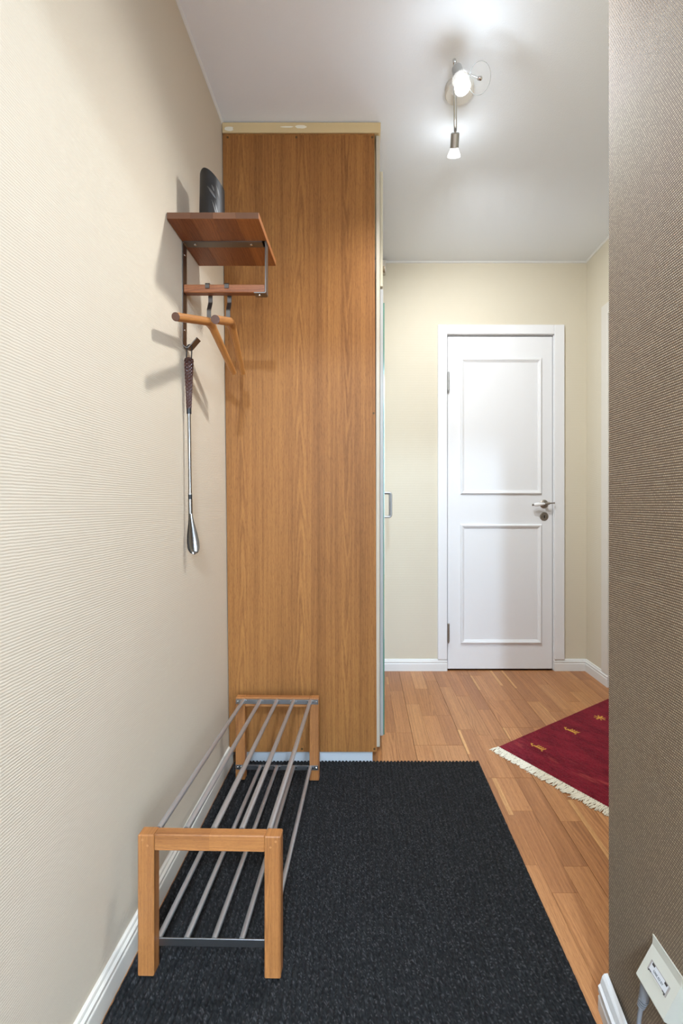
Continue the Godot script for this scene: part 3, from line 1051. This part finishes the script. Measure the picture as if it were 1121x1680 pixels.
func motif(u: float, v: float) -> bool:
	# small woven goats seen from the side, legs towards +u; the third figure is a star
	for k in [[0.112, 0.076], [0.354, 0.074], [0.80, 0.076]]:
		var a: float = u - k[0]
		var b: float = v - k[1]
		if a < -0.012 or a > 0.034 or b < -0.016 or b > 0.062: continue
		if a > 0.004 and a < 0.013 and b > 0.006 and b < 0.050: return true
		for l in [0.016, 0.026, 0.037, 0.047]:
			if absf(b - l - (a - 0.012) * 0.25) < 0.0028 and a >= 0.012 and a < 0.030: return true
		if absf(a - 0.006 - (-b) * 0.9) < 0.0035 and b > -0.012 and b <= 0.008: return true
		if absf(b + 0.006) < 0.0025 and a > 0.008 and a < 0.022: return true
		if absf(a + 0.002) < 0.003 and b > 0.048 and b < 0.056: return true
	var p := Vector2(u - 0.592, v - 0.100)
	if p.length() < 0.026:
		var an := fposmod(atan2(p.y, p.x), PI / 4.0)
		if minf(an, PI / 4.0 - an) * p.length() < 0.0026: return true
	return false

# ------------------------------------------------------------------ shoe rack
func build_shoe_rack():
	var o := thing("shoe_rack", "low oak shoe rack with two tiers of steel tubes", "shoe rack", Vector3(-0.3275, 0.0110, -0.9634))
	o.rotation.y = deg_to_rad(-1.05)
	var w := 0.1522       # half width
	var lw := 0.0345
	var ld := 0.027
	var top := 0.300
	var far := 0.692      # inner face of the far frame
	for e in 2:
		var z0 := 0.0 if e == 0 else -far
		var fr := Node3D.new()
		fr.name = "end_frame"
		o.add_child(fr, true)
		for s in [-1.0, 1.0]:
			var xa: float = -w if s < 0 else w - lw
			var lg := part("leg", box(Vector3(xa, 0, z0 - ld), Vector3(xa + lw, top, z0), 0.002, 1, Vector2(0.2 * e + 0.1, 0.11 * s)), M.bench_oak, fr)
			for p in [[0.3, 0.010], [0.62, 0.022]]:
				var px: float = xa + (lw * p[0] if s < 0 else lw * (1.0 - p[0]))
				part("peg", lathe(Vector3(px, top - p[1], z0 - 0.0005), Vector3.BACK, [[0, 0.0026], [0.0009, 0.0025], [0.0009, 0.0]], 10), M.stave[2], fr)
		part("rail", box(Vector3(-w + lw, top - 0.0345, z0 - ld + 0.002), Vector3(w - lw, top - 0.0002, z0 - 0.002), 0.0018, 0, Vector2(0.31 * e, 0.07)), M.bench_oak, fr)
		# flat bars on the inner faces carry the tubes
		var zi := -ld if e == 0 else -far
		var dirz := -1.0 if e == 0 else 1.0
		for y in [0.2865, 0.048]:
			var bl := Vector3(-w + 0.002, y - 0.0085, minf(zi, zi + dirz * 0.003))
			var bh := Vector3(w - 0.002, y + 0.0085, maxf(zi, zi + dirz * 0.003))
			var br := part("cross_bar", box(bl, bh, 0.0006, 0), M.steel_bar, fr)
			for bx in [-w + 0.009, -w + 0.021, w - 0.009]:
				part("bolt", lathe(Vector3(bx, y, zi + dirz * 0.003), Vector3(0, 0, dirz), [[0, 0.0034], [0.0012, 0.0032], [0.0022, 0.0018], [0.0024, 0.0]], 10), M.chrome, br)
	for tier in 2:
		var y := 0.2915 if tier == 0 else 0.0515
		for k in 5:
			var x := -0.1215 + 0.06075 * k
			var za := -ld - 0.0032
			var zb := -far + 0.0032
			var t := part("tube", tube([Vector3(x, y, za), Vector3(x, y, zb)], [0.0064, 0.0064], 18), M.steel, o)
			for s in [-1, 1]:
				part("end_bolt", lathe(Vector3(x + s * 0.0095, y - 0.002, zb + 0.0), Vector3(0, 0, 1), [[0, 0.003], [0.0015, 0.0028], [0.002, 0.0]], 8), M.chrome, t)

# ------------------------------------------------------------------ hat rack
const HD := 1.377

func build_hat_rack():
	var wx := wall_left_x(1.75)
	var o := thing("hat_rack", "small oak wall shelf on steel bracket with hanging rail and hook", "hat rack", Vector3(wx, 1.80, -HD))
	# shelf of four glued staves running into the depth
	var sh := Node3D.new()
	sh.name = "shelf"
	o.add_child(sh)
	var xs := [0.001, 0.066, 0.128, 0.191, 0.2545]
	for k in 4:
		part("board", box(Vector3(xs[k], 0, -0.1285), Vector3(xs[k + 1], 0.0178, 0.1195), 0.0006, 2, Vector2(0.37 * k, 0.17 * k)), M.shelf_oak[k], sh)
		part("end_grain", box(Vector3(xs[k] + 0.0004, 0.0004, 0.1193), Vector3(xs[k + 1] - 0.0004, 0.0174, 0.1201)), mat([Color(0.40, 0.25, 0.155), Color(0.38, 0.235, 0.145), Color(0.47, 0.31, 0.205), Color(0.41, 0.265, 0.17)][k], 0.55), sh.get_child(sh.get_child_count() - 1))
	# bracket
	var hw := 0.0145
	var fr := part("bracket_strap", band(rounded([Vector2(0.253, -0.0015), Vector2(0.0025, -0.0015), Vector2(0.0025, -0.312), Vector2(0.018, -0.320), Vector2(0.046, -0.288)], 0.006), 0.003, -hw, hw), M.bracket, o)
	part("bracket_drop", band(rounded([Vector2(0.240, -0.0015), Vector2(0.2505, -0.0015), Vector2(0.2505, -0.154), Vector2(0.216, -0.154)], 0.004), 0.003, -hw, hw), M.bracket, o)
	for s in [0.035, 0.205]:
		part("screw", lathe(Vector3(s, -0.003, 0.0), Vector3.DOWN, [[0, 0.0042], [0.001, 0.004], [0.0024, 0.0]], 12), M.chrome, o)
	part("screw", lathe(Vector3(0.230, -0.1555, 0.0), Vector3.DOWN, [[0, 0.0045], [0.0015, 0.0042], [0.003, 0.0]], 12), M.chrome, o)
	for s in [-0.035, -0.262]:
		part("screw", lathe(Vector3(0.004, s, 0.0), Vector3.RIGHT, [[0, 0.0042], [0.001, 0.004], [0.0024, 0.0]], 12), M.chrome, o)
	part("rail", box(Vector3(0.0042, -0.1525, -0.012), Vector3(0.2488, -0.1280, 0.012), 0.002, 0, Vector2(0.5, 0.05)), M.shelf_oak[0], o)

func build_hangers():
	# two V hangers of round oak on flat steel hooks over the rail: near end, elbow, far end
	var rail_top := 1.80 - 0.1280
	var spec := [
		["oak coat hanger nearer the wall, hung over the rail", Vector3(-0.4890, 1.500, -1.185), Vector3(-0.4640, 1.562, -HD), Vector3(-0.4455, 1.463, -1.56), -0.468],
		["oak coat hanger with dark end, hung farther from the wall", Vector3(-0.3860, 1.493, -1.185), Vector3(-0.4010, 1.562, -HD), Vector3(-0.4150, 1.463, -1.56), -0.410],
	]
	for s in spec:
		var n: Vector3 = s[1]
		var a: Vector3 = s[2]
		var f: Vector3 = s[3]
		var o := thing("coat_hanger", s[0], "hanger", a, "coat hangers on the rail")
		n -= a
		f -= a
		var pts := rounded([n, Vector3(0, 0.002, 0), f], 0.024, 8)
		var rad := []
		for k in pts.size():
			var t := float(k) / (pts.size() - 1)
			rad.append(lerpf(0.0112, 0.0140, sin(PI * clampf(t, 0.0, 1.0))))
		rad[0] = 0.0112
		rad[rad.size() - 1] = 0.0100
		part("arms", tube(pts, rad, 20), M.hanger_oak, o)
		var d0: Vector3 = (pts[0] - pts[1]).normalized()
		part("end_cap", lathe(pts[0], d0, [[-0.0004, 0.0113], [0.0008, 0.0110], [0.0012, 0.0]], 20), M.end_grain, o)
		# hook: strap over the rail, down behind it, then in to the arms
		var hx: float = s[4] - a.x
		var top := rail_top - a.y
		var zc := 0.0
		var path := [Vector2(zc + 0.0145, top - 0.013), Vector2(zc + 0.0145, top + 0.002), Vector2(zc - 0.0145, top + 0.002), Vector2(zc - 0.0145, top - 0.045), Vector2(zc - 0.001, top - 0.072), Vector2(zc - 0.001, 0.012)]
		var bm := band(rounded(path, 0.004, 3), 0.0026, -0.0062, 0.0062)
		var h := part("hook", bm, M.dark_steel, o, Vector3(hx, 0, 0))
		# band() lies in the xy plane: turn it so that its x runs along z
		h.rotation.y = -PI / 2

# ------------------------------------------------------------------ vase
func build_vase():
	var y0 := 1.8178
	var cx := -0.4605
	var o := thing("vase", "dark slant-rimmed oval vase with carved leaves on the shelf", "vase", Vector3(cx, y0, -1.385))
	var seg := 56
	var rows := 14
	var rx := 0.0368
	var rz := 0.046
	var topf := func(t: float) -> float:
		if t < 0.3:
			return 0.1880 - 0.010 * pow((0.3 - t) / 0.3, 2.0)
		return 0.1880 - 0.036 * pow((t - 0.3) / 0.7, 1.6)
	var st := begin()
	st.set_smooth_group(0)
	var ring := func(k: int, row: float, ins: float) -> Vector3:
		var a := TAU * k / seg
		var t := 0.5 + 0.5 * cos(a)
		var y: float = topf.call(t) * row
		var tp := 1.0 - 0.055 * row
		return Vector3(cos(a) * (rx - ins) * tp + 0.0005 * row, y, sin(a) * (rz - ins) * tp)
	for j in rows:
		for k in seg:
			var q := []
			var nn := []
			for f in [[k, j], [k + 1, j], [k + 1, j + 1], [k, j + 1]]:
				q.append(ring.call(f[0], float(f[1]) / rows, 0.0))
				var a: float = TAU * f[0] / seg
				nn.append(Vector3(cos(a) / rx, 0.05 / rx, sin(a) / rz).normalized())
			smooth_quad(st, q, nn, [Vector2.ZERO, Vector2.ZERO, Vector2.ZERO, Vector2.ZERO])
	for k in seg:
		# rim and inside
		quad(st, ring.call(k, 1.0, 0.0), ring.call(k + 1, 1.0, 0.0), ring.call(k + 1, 1.0, 0.004), ring.call(k, 1.0, 0.004), Vector3.UP)
		var a: Vector3 = ring.call(k, 1.0, 0.004)
		var b: Vector3 = ring.call(k + 1, 1.0, 0.004)
		var c: Vector3 = ring.call(k + 1, 0.1, 0.004)
		var e: Vector3 = ring.call(k, 0.1, 0.004)
		quad(st, a, b, c, e, -Vector3(a.x, 0, a.z))
		tri(st, Vector3(0, 0.012, 0), c, e, Vector3.UP)
		tri(st, Vector3.ZERO, ring.call(k, 0.0, 0.0), ring.call(k + 1, 0.0, 0.0), Vector3.DOWN)
	part("body", st.commit(), M.vase, o)
	# carved leaves: slim blades laid into the wall of the vase, spine points in (x, y) from the centre
	var leaves := [
		[Vector2(-0.0005, 0.131), Vector2(0.012, 0.118), Vector2(0.0235, 0.098), 0.0030],
		[Vector2(0.0115, 0.137), Vector2(0.0155, 0.130), Vector2(0.0180, 0.119), 0.0022],
		[Vector2(0.0225, 0.142), Vector2(0.0270, 0.126), Vector2(0.0290, 0.104), 0.0026],
		[Vector2(0.0125, 0.092), Vector2(0.0200, 0.070), Vector2(0.0245, 0.045), 0.0018],
		[Vector2(0.0190, 0.092), Vector2(0.0245, 0.070), Vector2(0.0270, 0.045), 0.0016],
	]
	for l in leaves:
		st = begin()
		var prev := []
		for k in 13:
			var t := k / 12.0
			var p: Vector2 = l[0].lerp(l[1], t).lerp(l[1].lerp(l[2], t), t)
			var w: float = l[3] * sin(PI * clampf(t * 0.96 + 0.02, 0, 1))
			var dirv: Vector2 = (l[2] - l[0]).normalized().orthogonal()
			var cur := []
			for s in [-1.0, 0.0, 1.0]:
				var q: Vector2 = p + dirv * w * s
				var tp := 1.0 - 0.055 * q.y / 0.18
				var zz := rz * tp * sqrt(maxf(0.02, 1.0 - pow((q.x) / (rx * tp), 2.0)))
				cur.append(Vector3(q.x, q.y, zz + (0.0012 if s == 0.0 else 0.0003)))
			if prev:
				for s in 2:
					quad(st, prev[s], prev[s + 1], cur[s + 1], cur[s], Vector3(0.3, 0, 1))
			prev = cur
		part("carved_leaf", st.commit(), M.vase_cut, o)

# ------------------------------------------------------------------ shoehorn
func build_shoehorn():
	var wx := -0.5235
	var o := thing("shoehorn", "long steel shoehorn with braided brown leather grip on the hook", "shoehorn", Vector3(wx, 0.865, -HD + 0.012))
	var Y := func(y): return y - 0.865
	# loop
	var lp := [Vector3(-0.0075, Y.call(1.450), 0), Vector3(-0.0078, Y.call(1.485), -0.004), Vector3(-0.005, Y.call(1.4945), -0.010), Vector3(0.004, Y.call(1.4945), -0.010), Vector3(0.0072, Y.call(1.485), -0.004), Vector3(0.0075, Y.call(1.450), 0)]
	part("loop", tube(rounded(lp, 0.004, 4), filled(0.0018, 4 * 5 + 2), 8), M.rubber, o)
	# braided grip
	var pts := []
	var st := begin()
	var n := 90
	var seg := 40
	var y1: float = Y.call(1.4515)
	var y0: float = Y.call(1.299)
	var grid := []
	for j in n + 1:
		var t := float(j) / n
		var row := []
		var base := lerpf(0.0128, 0.0070, t) * (1.0 - 0.5 * pow(maxf(0.0, 1.0 - t * 25.0), 2.0))
		for k in seg + 1:
			var a := TAU * k / seg
			var s1 := absf(sin(a * 4.0 + t * 46.0))
			var s2 := absf(sin(a * 4.0 - t * 46.0))
			var rr := base * (1.0 + 0.24 * (s1 * s2 - 0.4))
			row.append(Vector3(cos(a) * rr, lerpf(y1, y0, t), sin(a) * rr))
		grid.append(row)
	for j in n:
		for k in seg:
			var q := [grid[j][k], grid[j][k + 1], grid[j + 1][k + 1], grid[j + 1][k]]
			quad(st, q[0], q[1], q[2], q[3], Vector3(q[0].x, 0, q[0].z))
	for k in seg:
		tri(st, Vector3(0, y1 + 0.001, 0), grid[0][k], grid[0][k + 1], Vector3.UP)
	part("grip", st.commit(), M.leather, o)
	var tilt := Vector3(0.0042, 0, 0)    # hangs a touch off plumb
	var pa := Vector3(0, Y.call(1.299), 0)
	var pb := Vector3(0.0035, Y.call(1.047), 0)
	part("ferrule", tube([pa, Vector3(0.0004, Y.call(1.284), 0)], [0.0068, 0.0068], 18), M.rubber, o)
	part("shaft", rod(Vector3(0.0004, Y.call(1.284), 0), pb, 0.0048, 18), M.horn, o)
	part("ring", tube([pb, pb + Vector3(0.0001, -0.005, 0)], [0.0057, 0.0057], 18), M.brushed, o)
	part("band", tube([pb + Vector3(0.0001, -0.005, 0), pb + Vector3(0.0003, -0.019, 0)], [0.0056, 0.0056], 18), M.rubber, o)
	part("socket", tube([pb + Vector3(0.0003, -0.019, 0), pb + Vector3(0.001, -0.062, 0)], [0.0060, 0.0060], 18), M.horn, o)
	# spoon blade
	st = begin()
	var rows := 26
	var cols := 12
	var top: Vector3 = pb + Vector3(0.001, -0.060, 0)
	var gr := []
	for j in rows + 1:
		var t := float(j) / rows
		var w := lerpf(0.0065, 0.0195, smoothstep(0.0, 0.75, t))
		if t > 0.8:
			w *= sqrt(maxf(0.0, 1.0 - pow((t - 0.8) / 0.2, 2.0))) * 0.97 + 0.03
		var cen := top + Vector3(0.013 * t, -0.124 * t, 0.004 * t)
		var row := []
		for k in cols + 1:
			var s := -1.0 + 2.0 * k / cols
			var ang := s * 1.15
			# trough opens towards +x and the camera
			var ax := Vector3(0.60, 0, 0.80)      # opening
			var sd := Vector3(0.80, 0, -0.60)     # across
			row.append(cen + sd * sin(ang) * w - ax * (cos(ang) - 0.4) * w * 0.75)
		gr.append(row)
	for j in rows:
		for k in cols:
			for th in [0.0, 0.0010]:
				var off: Vector3 = Vector3(0.60, 0, 0.80) * -th
				var q := [gr[j][k] + off, gr[j][k + 1] + off, gr[j + 1][k + 1] + off, gr[j + 1][k] + off]
				var nq := []
				for f in [[j, k], [j, k + 1], [j + 1, k + 1], [j + 1, k]]:
					var va: Vector3 = gr[mini(f[0] + 1, rows)][f[1]] - gr[maxi(f[0] - 1, 0)][f[1]]
					var vb: Vector3 = gr[f[0]][mini(f[1] + 1, cols)] - gr[f[0]][maxi(f[1] - 1, 0)]
					var nv := vb.cross(va).normalized()
					if nv.dot(Vector3(0.60, 0, 0.80)) * (1.0 if th == 0.0 else -1.0) < 0: nv = -nv
					nq.append(nv)
				smooth_quad(st, q, nq, [Vector2.ZERO, Vector2.ZERO, Vector2.ZERO, Vector2.ZERO])
	part("blade", st.commit(), M.horn, o)

func filled(v: float, n: int) -> Array:
	var a := []
	for k in n: a.append(v)
	return a

# ------------------------------------------------------------------ lamps
func aim(l: Node3D, from: Vector3, dir: Vector3):
	l.position = from
	l.basis = Basis.looking_at(dir.normalized(), Vector3.UP if absf(dir.normalized().y) < 0.95 else Vector3.RIGHT)

func build_ceiling_lamp():
	var c := Vector3(0.341, CEIL, -1.626)
	var o := thing("ceiling_lamp", "chrome two-arm spot lamp with clear glass discs on the ceiling", "lamp", c)
	part("canopy", lathe(Vector3.ZERO, Vector3.DOWN, [[0, 0.051], [0.020, 0.051], [0.025, 0.047], [0.0255, 0.0]], 40), M.white_lam, o)
	var ra := Vector3(0.294, 2.440, -1.471) - c
	var rb := Vector3(0.349, 2.440, -1.736) - c
	var rm := ra.lerp(rb, 0.58)
	part("stem", rod(Vector3(rm.x, -0.025, rm.z), rm, 0.006, 14), M.chrome, o)
	var along := (rb - ra).normalized()
	part("rod", tube([ra - along * 0.002, ra, rb, rb + along * 0.002], [0.004, 0.0064, 0.0064, 0.004], 16), M.chrome, o)
	# two heads
	var heads := [
		[ra, Vector3(0.319, 2.276, -1.42) - c, 0.030, 0.060, 0.034],
		[rb, rb + Vector3(0.06, -0.74, -0.66) * 0.10, 0.008, 0.047, 0.030],
	]
	for k in 2:
		var h = heads[k]
		var p: Vector3 = h[0]
		var dir: Vector3 = (h[1] - p).normalized()
		var hd := Node3D.new()
		hd.name = "spot_head"
		o.add_child(hd, true)
		part("joint", lathe(p - dir * 0.010, dir, [[0, 0.0], [0.001, 0.006], [0.014, 0.006], [0.016, 0.004], [0.010 + h[2], 0.004], [0.010 + h[2] + 0.001, 0.0]], 14), M.chrome, hd)
		var s: Vector3 = p + dir * h[2]
		part("socket", lathe(s, dir, [[0, 0.0], [0, 0.013], [0.003, 0.0165], [h[3], 0.0165], [h[3], 0.0]], 28), M.brushed, hd)
		var q: Vector3 = s + dir * h[3]
		var bl: float = h[4]
		part("bulb", lathe(q, dir, [[0, 0.0145], [0.004, 0.0155], [bl * 0.75, 0.0245], [bl * 0.92, 0.0250], [bl, 0.022], [bl + 0.002, 0.010], [bl + 0.0022, 0.0]], 28), M.bulb, hd)
		if k == 0:
			part("glass_disc", lathe(q + dir * 0.010, dir, [[0, 0.019], [0, 0.037], [0.0025, 0.037], [0.0025, 0.019]], 40), M.glass, hd)
		var l := SpotLight3D.new()
		l.name = "bulb_light"
		hd.add_child(l, true)
		aim(l, q + dir * (bl + 0.006), dir if k == 0 else Vector3(0.34, -0.72, -0.68))
		l.spot_angle = 88.0 if k == 0 else 67.0
		l.spot_angle_attenuation = 0.8 if k == 0 else 1.0
		l.spot_range = 12.0
		l.spot_attenuation = 2.0
		l.light_energy = 0.86 if k == 0 else 0.78
		l.light_color = Color(0.96, 0.98, 1.0)
		l.light_size = 0.04
		l.shadow_enabled = true
		# glow of the bulb's glass to all sides
		var om := OmniLight3D.new()
		om.name = "bulb_glow"
		hd.add_child(om, true)
		om.position = q + dir * bl * 0.6
		om.light_energy = 0.018 if k == 0 else 0.0045
		om.light_color = Color(0.89, 0.95, 1.0)
		om.light_size = 0.015
		om.omni_range = 12.0
		om.omni_attenuation = 2.0
		om.shadow_enabled = true
	# free glass disc on its clip beside the near head
	var gp := Vector3(0.372, 2.382, -1.465) - c
	var gd := Vector3(0.35, -0.62, 0.70).normalized()
	var gn := Node3D.new()
	gn.name = "glass_shade"
	o.add_child(gn)
	part("glass_disc", lathe(gp, gd, [[0, 0.005], [0, 0.040], [0.0025, 0.040], [0.0025, 0.005]], 40), M.glass, gn)
	var gx := gd.cross(Vector3.UP).normalized()
	var gy := gd.cross(gx)
	var rim_pts := []
	for k in 49:
		rim_pts.append(gp + gd * 0.00125 + (gx * cos(TAU * k / 48.0) + gy * sin(TAU * k / 48.0)) * 0.0402)
	part("glass_rim", tube(rim_pts, filled(0.0007, 49), 6, false), M.glass_rim, gn)
	part("clip", lathe(gp - gd * 0.004, gd, [[0, 0.0], [0, 0.006], [0.012, 0.006], [0.014, 0.003], [0.014, 0.0]], 16), M.chrome, gn)
	part("arm", rod(gp, ra + Vector3(0.004, -0.02, 0.0), 0.0022, 10), M.chrome, gn)

func build_rear_lamp():
	# lamp of the room behind the doorway: it lights the hallway through the opening
	var c := Vector3(0.05, CEIL, 1.42)
	var o := thing("rear_ceiling_lamp", "white globe ceiling lamp in the room behind the doorway", "lamp", c)
	part("canopy", lathe(Vector3.ZERO, Vector3.DOWN, [[0, 0.06], [0.018, 0.06], [0.022, 0.04], [0.022, 0.0]], 32), M.white_lam, o)
	var glow := mat(Color(0.95, 0.95, 0.95), 0.4)
	glow.emission_enabled = true
	glow.emission = Color(0.97, 0.99, 1.0)
	glow.emission_energy_multiplier = 4.0
	var s := SphereMesh.new()
	s.radius = 0.085
	s.height = 0.17
	part("lamp_globe", s, glow, o, Vector3(0, -0.095, 0))
	var l := OmniLight3D.new()
	l.name = "globe_light"
	o.add_child(l)
	l.position = Vector3(0, -0.095, 0)
	l.light_energy = 3.4
	l.light_color = Color(0.80, 0.90, 1.0)
	l.light_size = 0.06
	l.omni_range = 12.0
	l.omni_attenuation = 2.0
	l.shadow_enabled = true

# ------------------------------------------------------------------ connection box on the taupe wall
func build_wall_box():
	var o := thing("connection_box", "cream plastic connection box with label window on the taupe wall", "socket", Vector3(PART, 0.22, -0.735))
	var hl := 0.035
	# section (x out from the wall is negative, y), extruded along z
	var sec := PackedVector2Array([Vector2(0, 0.0635), Vector2(-0.0018, 0.0635), Vector2(-0.0042, 0.050), Vector2(-0.0315, 0.0), Vector2(-0.0305, -0.003), Vector2(0, -0.020)])
	var st := begin()
	add_prism(st, sec, -hl, hl, Transform3D.IDENTITY, 2)
	part("cover", st.commit(), M.plastic, o)
	part("rim", box(Vector3(-0.0022, 0.048, -hl - 0.003), Vector3(0.0, 0.0645, hl + 0.003), 0.0008), M.plastic, o)
	# frame of the sloping face: label window
	var a := Vector3(-0.0042, 0.050, 0)
	var b := Vector3(-0.0315, 0.0, 0)
	var down := (b - a).normalized()
	var nrm := Vector3(down.y, -down.x, 0).normalized()
	if nrm.x > 0: nrm = -nrm
	var bas := Basis(Vector3(0, 0, -1), -down, nrm)
	if bas.determinant() < 0: bas = Basis(Vector3(0, 0, 1), -down, nrm)
	var at := a.lerp(b, 0.44)
	var pl := Node3D.new()
	pl.name = "label_window"
	o.add_child(pl)
	pl.transform = Transform3D(bas, at)
	part("tray", box(Vector3(-0.023, -0.0085, -0.001), Vector3(0.023, 0.0085, 0.0003)), mat(Color(0.62, 0.59, 0.56), 0.5), pl)
	part("label", box(Vector3(-0.020, -0.0050, 0.0), Vector3(0.020, 0.0072, 0.0006)), M.label, pl)
	part("ridge", box(Vector3(-0.018, -0.0082, 0.0), Vector3(0.018, -0.0066, 0.0014)), M.plastic, pl)
	for s in [[-0.015, 0.0058], [0.015, 0.0058], [-0.017, -0.0065], [0.017, -0.0065]]:
		part("clip_slot", box(Vector3(s[0] - 0.003, s[1] - 0.0016, 0.0), Vector3(s[0] + 0.003, s[1] + 0.0016, 0.0009)), mat(Color(0.22, 0.20, 0.19), 0.7), pl)
	var tm := TextMesh.new()
	tm.text = "LINE 02 07"
	var ft := SystemFont.new()
	ft.font_names = PackedStringArray(["Droid Sans"])
	tm.font = ft
	tm.font_size = 16
	tm.pixel_size = 0.0003
	tm.depth = 0.0002
	var tx := part("printed_text", tm, M.ink, pl, Vector3(0, -0.0002, 0.0008))
	# plug and cable hanging from its lower side
	var c := thing("cable", "grey plug and cable under the connection box", "cable", Vector3(PART - 0.030, 0.012, -0.757))
	var p0 := Vector3(0.008, 0.205, 0)
	part("plug", tube(rounded([p0, p0 + Vector3(-0.003, -0.028, -0.002)], 0.001), [0.0085, 0.0075], 14), M.plug_grey, c)
	var q := p0 + Vector3(-0.003, -0.028, -0.002)
	var dirc := Vector3(-0.25, -1, -0.12).normalized()
	for k in 4:
		part("boot_rib", tube([q + dirc * (0.0045 * k), q + dirc * (0.0045 * k + 0.0028)], [0.0078 - 0.0006 * k, 0.0076 - 0.0006 * k], 14), M.plug_grey, c)
	var q2 := q + dirc * 0.017
	part("cord", tube(rounded([q, q2, q2 + Vector3(-0.004, -0.04, -0.002), q2 + Vector3(0.002, -0.145, 0.035), q2 + Vector3(0.002, -0.145, 0.16)], 0.02, 6), filled(0.0036, 23), 10), M.plug_grey, c)
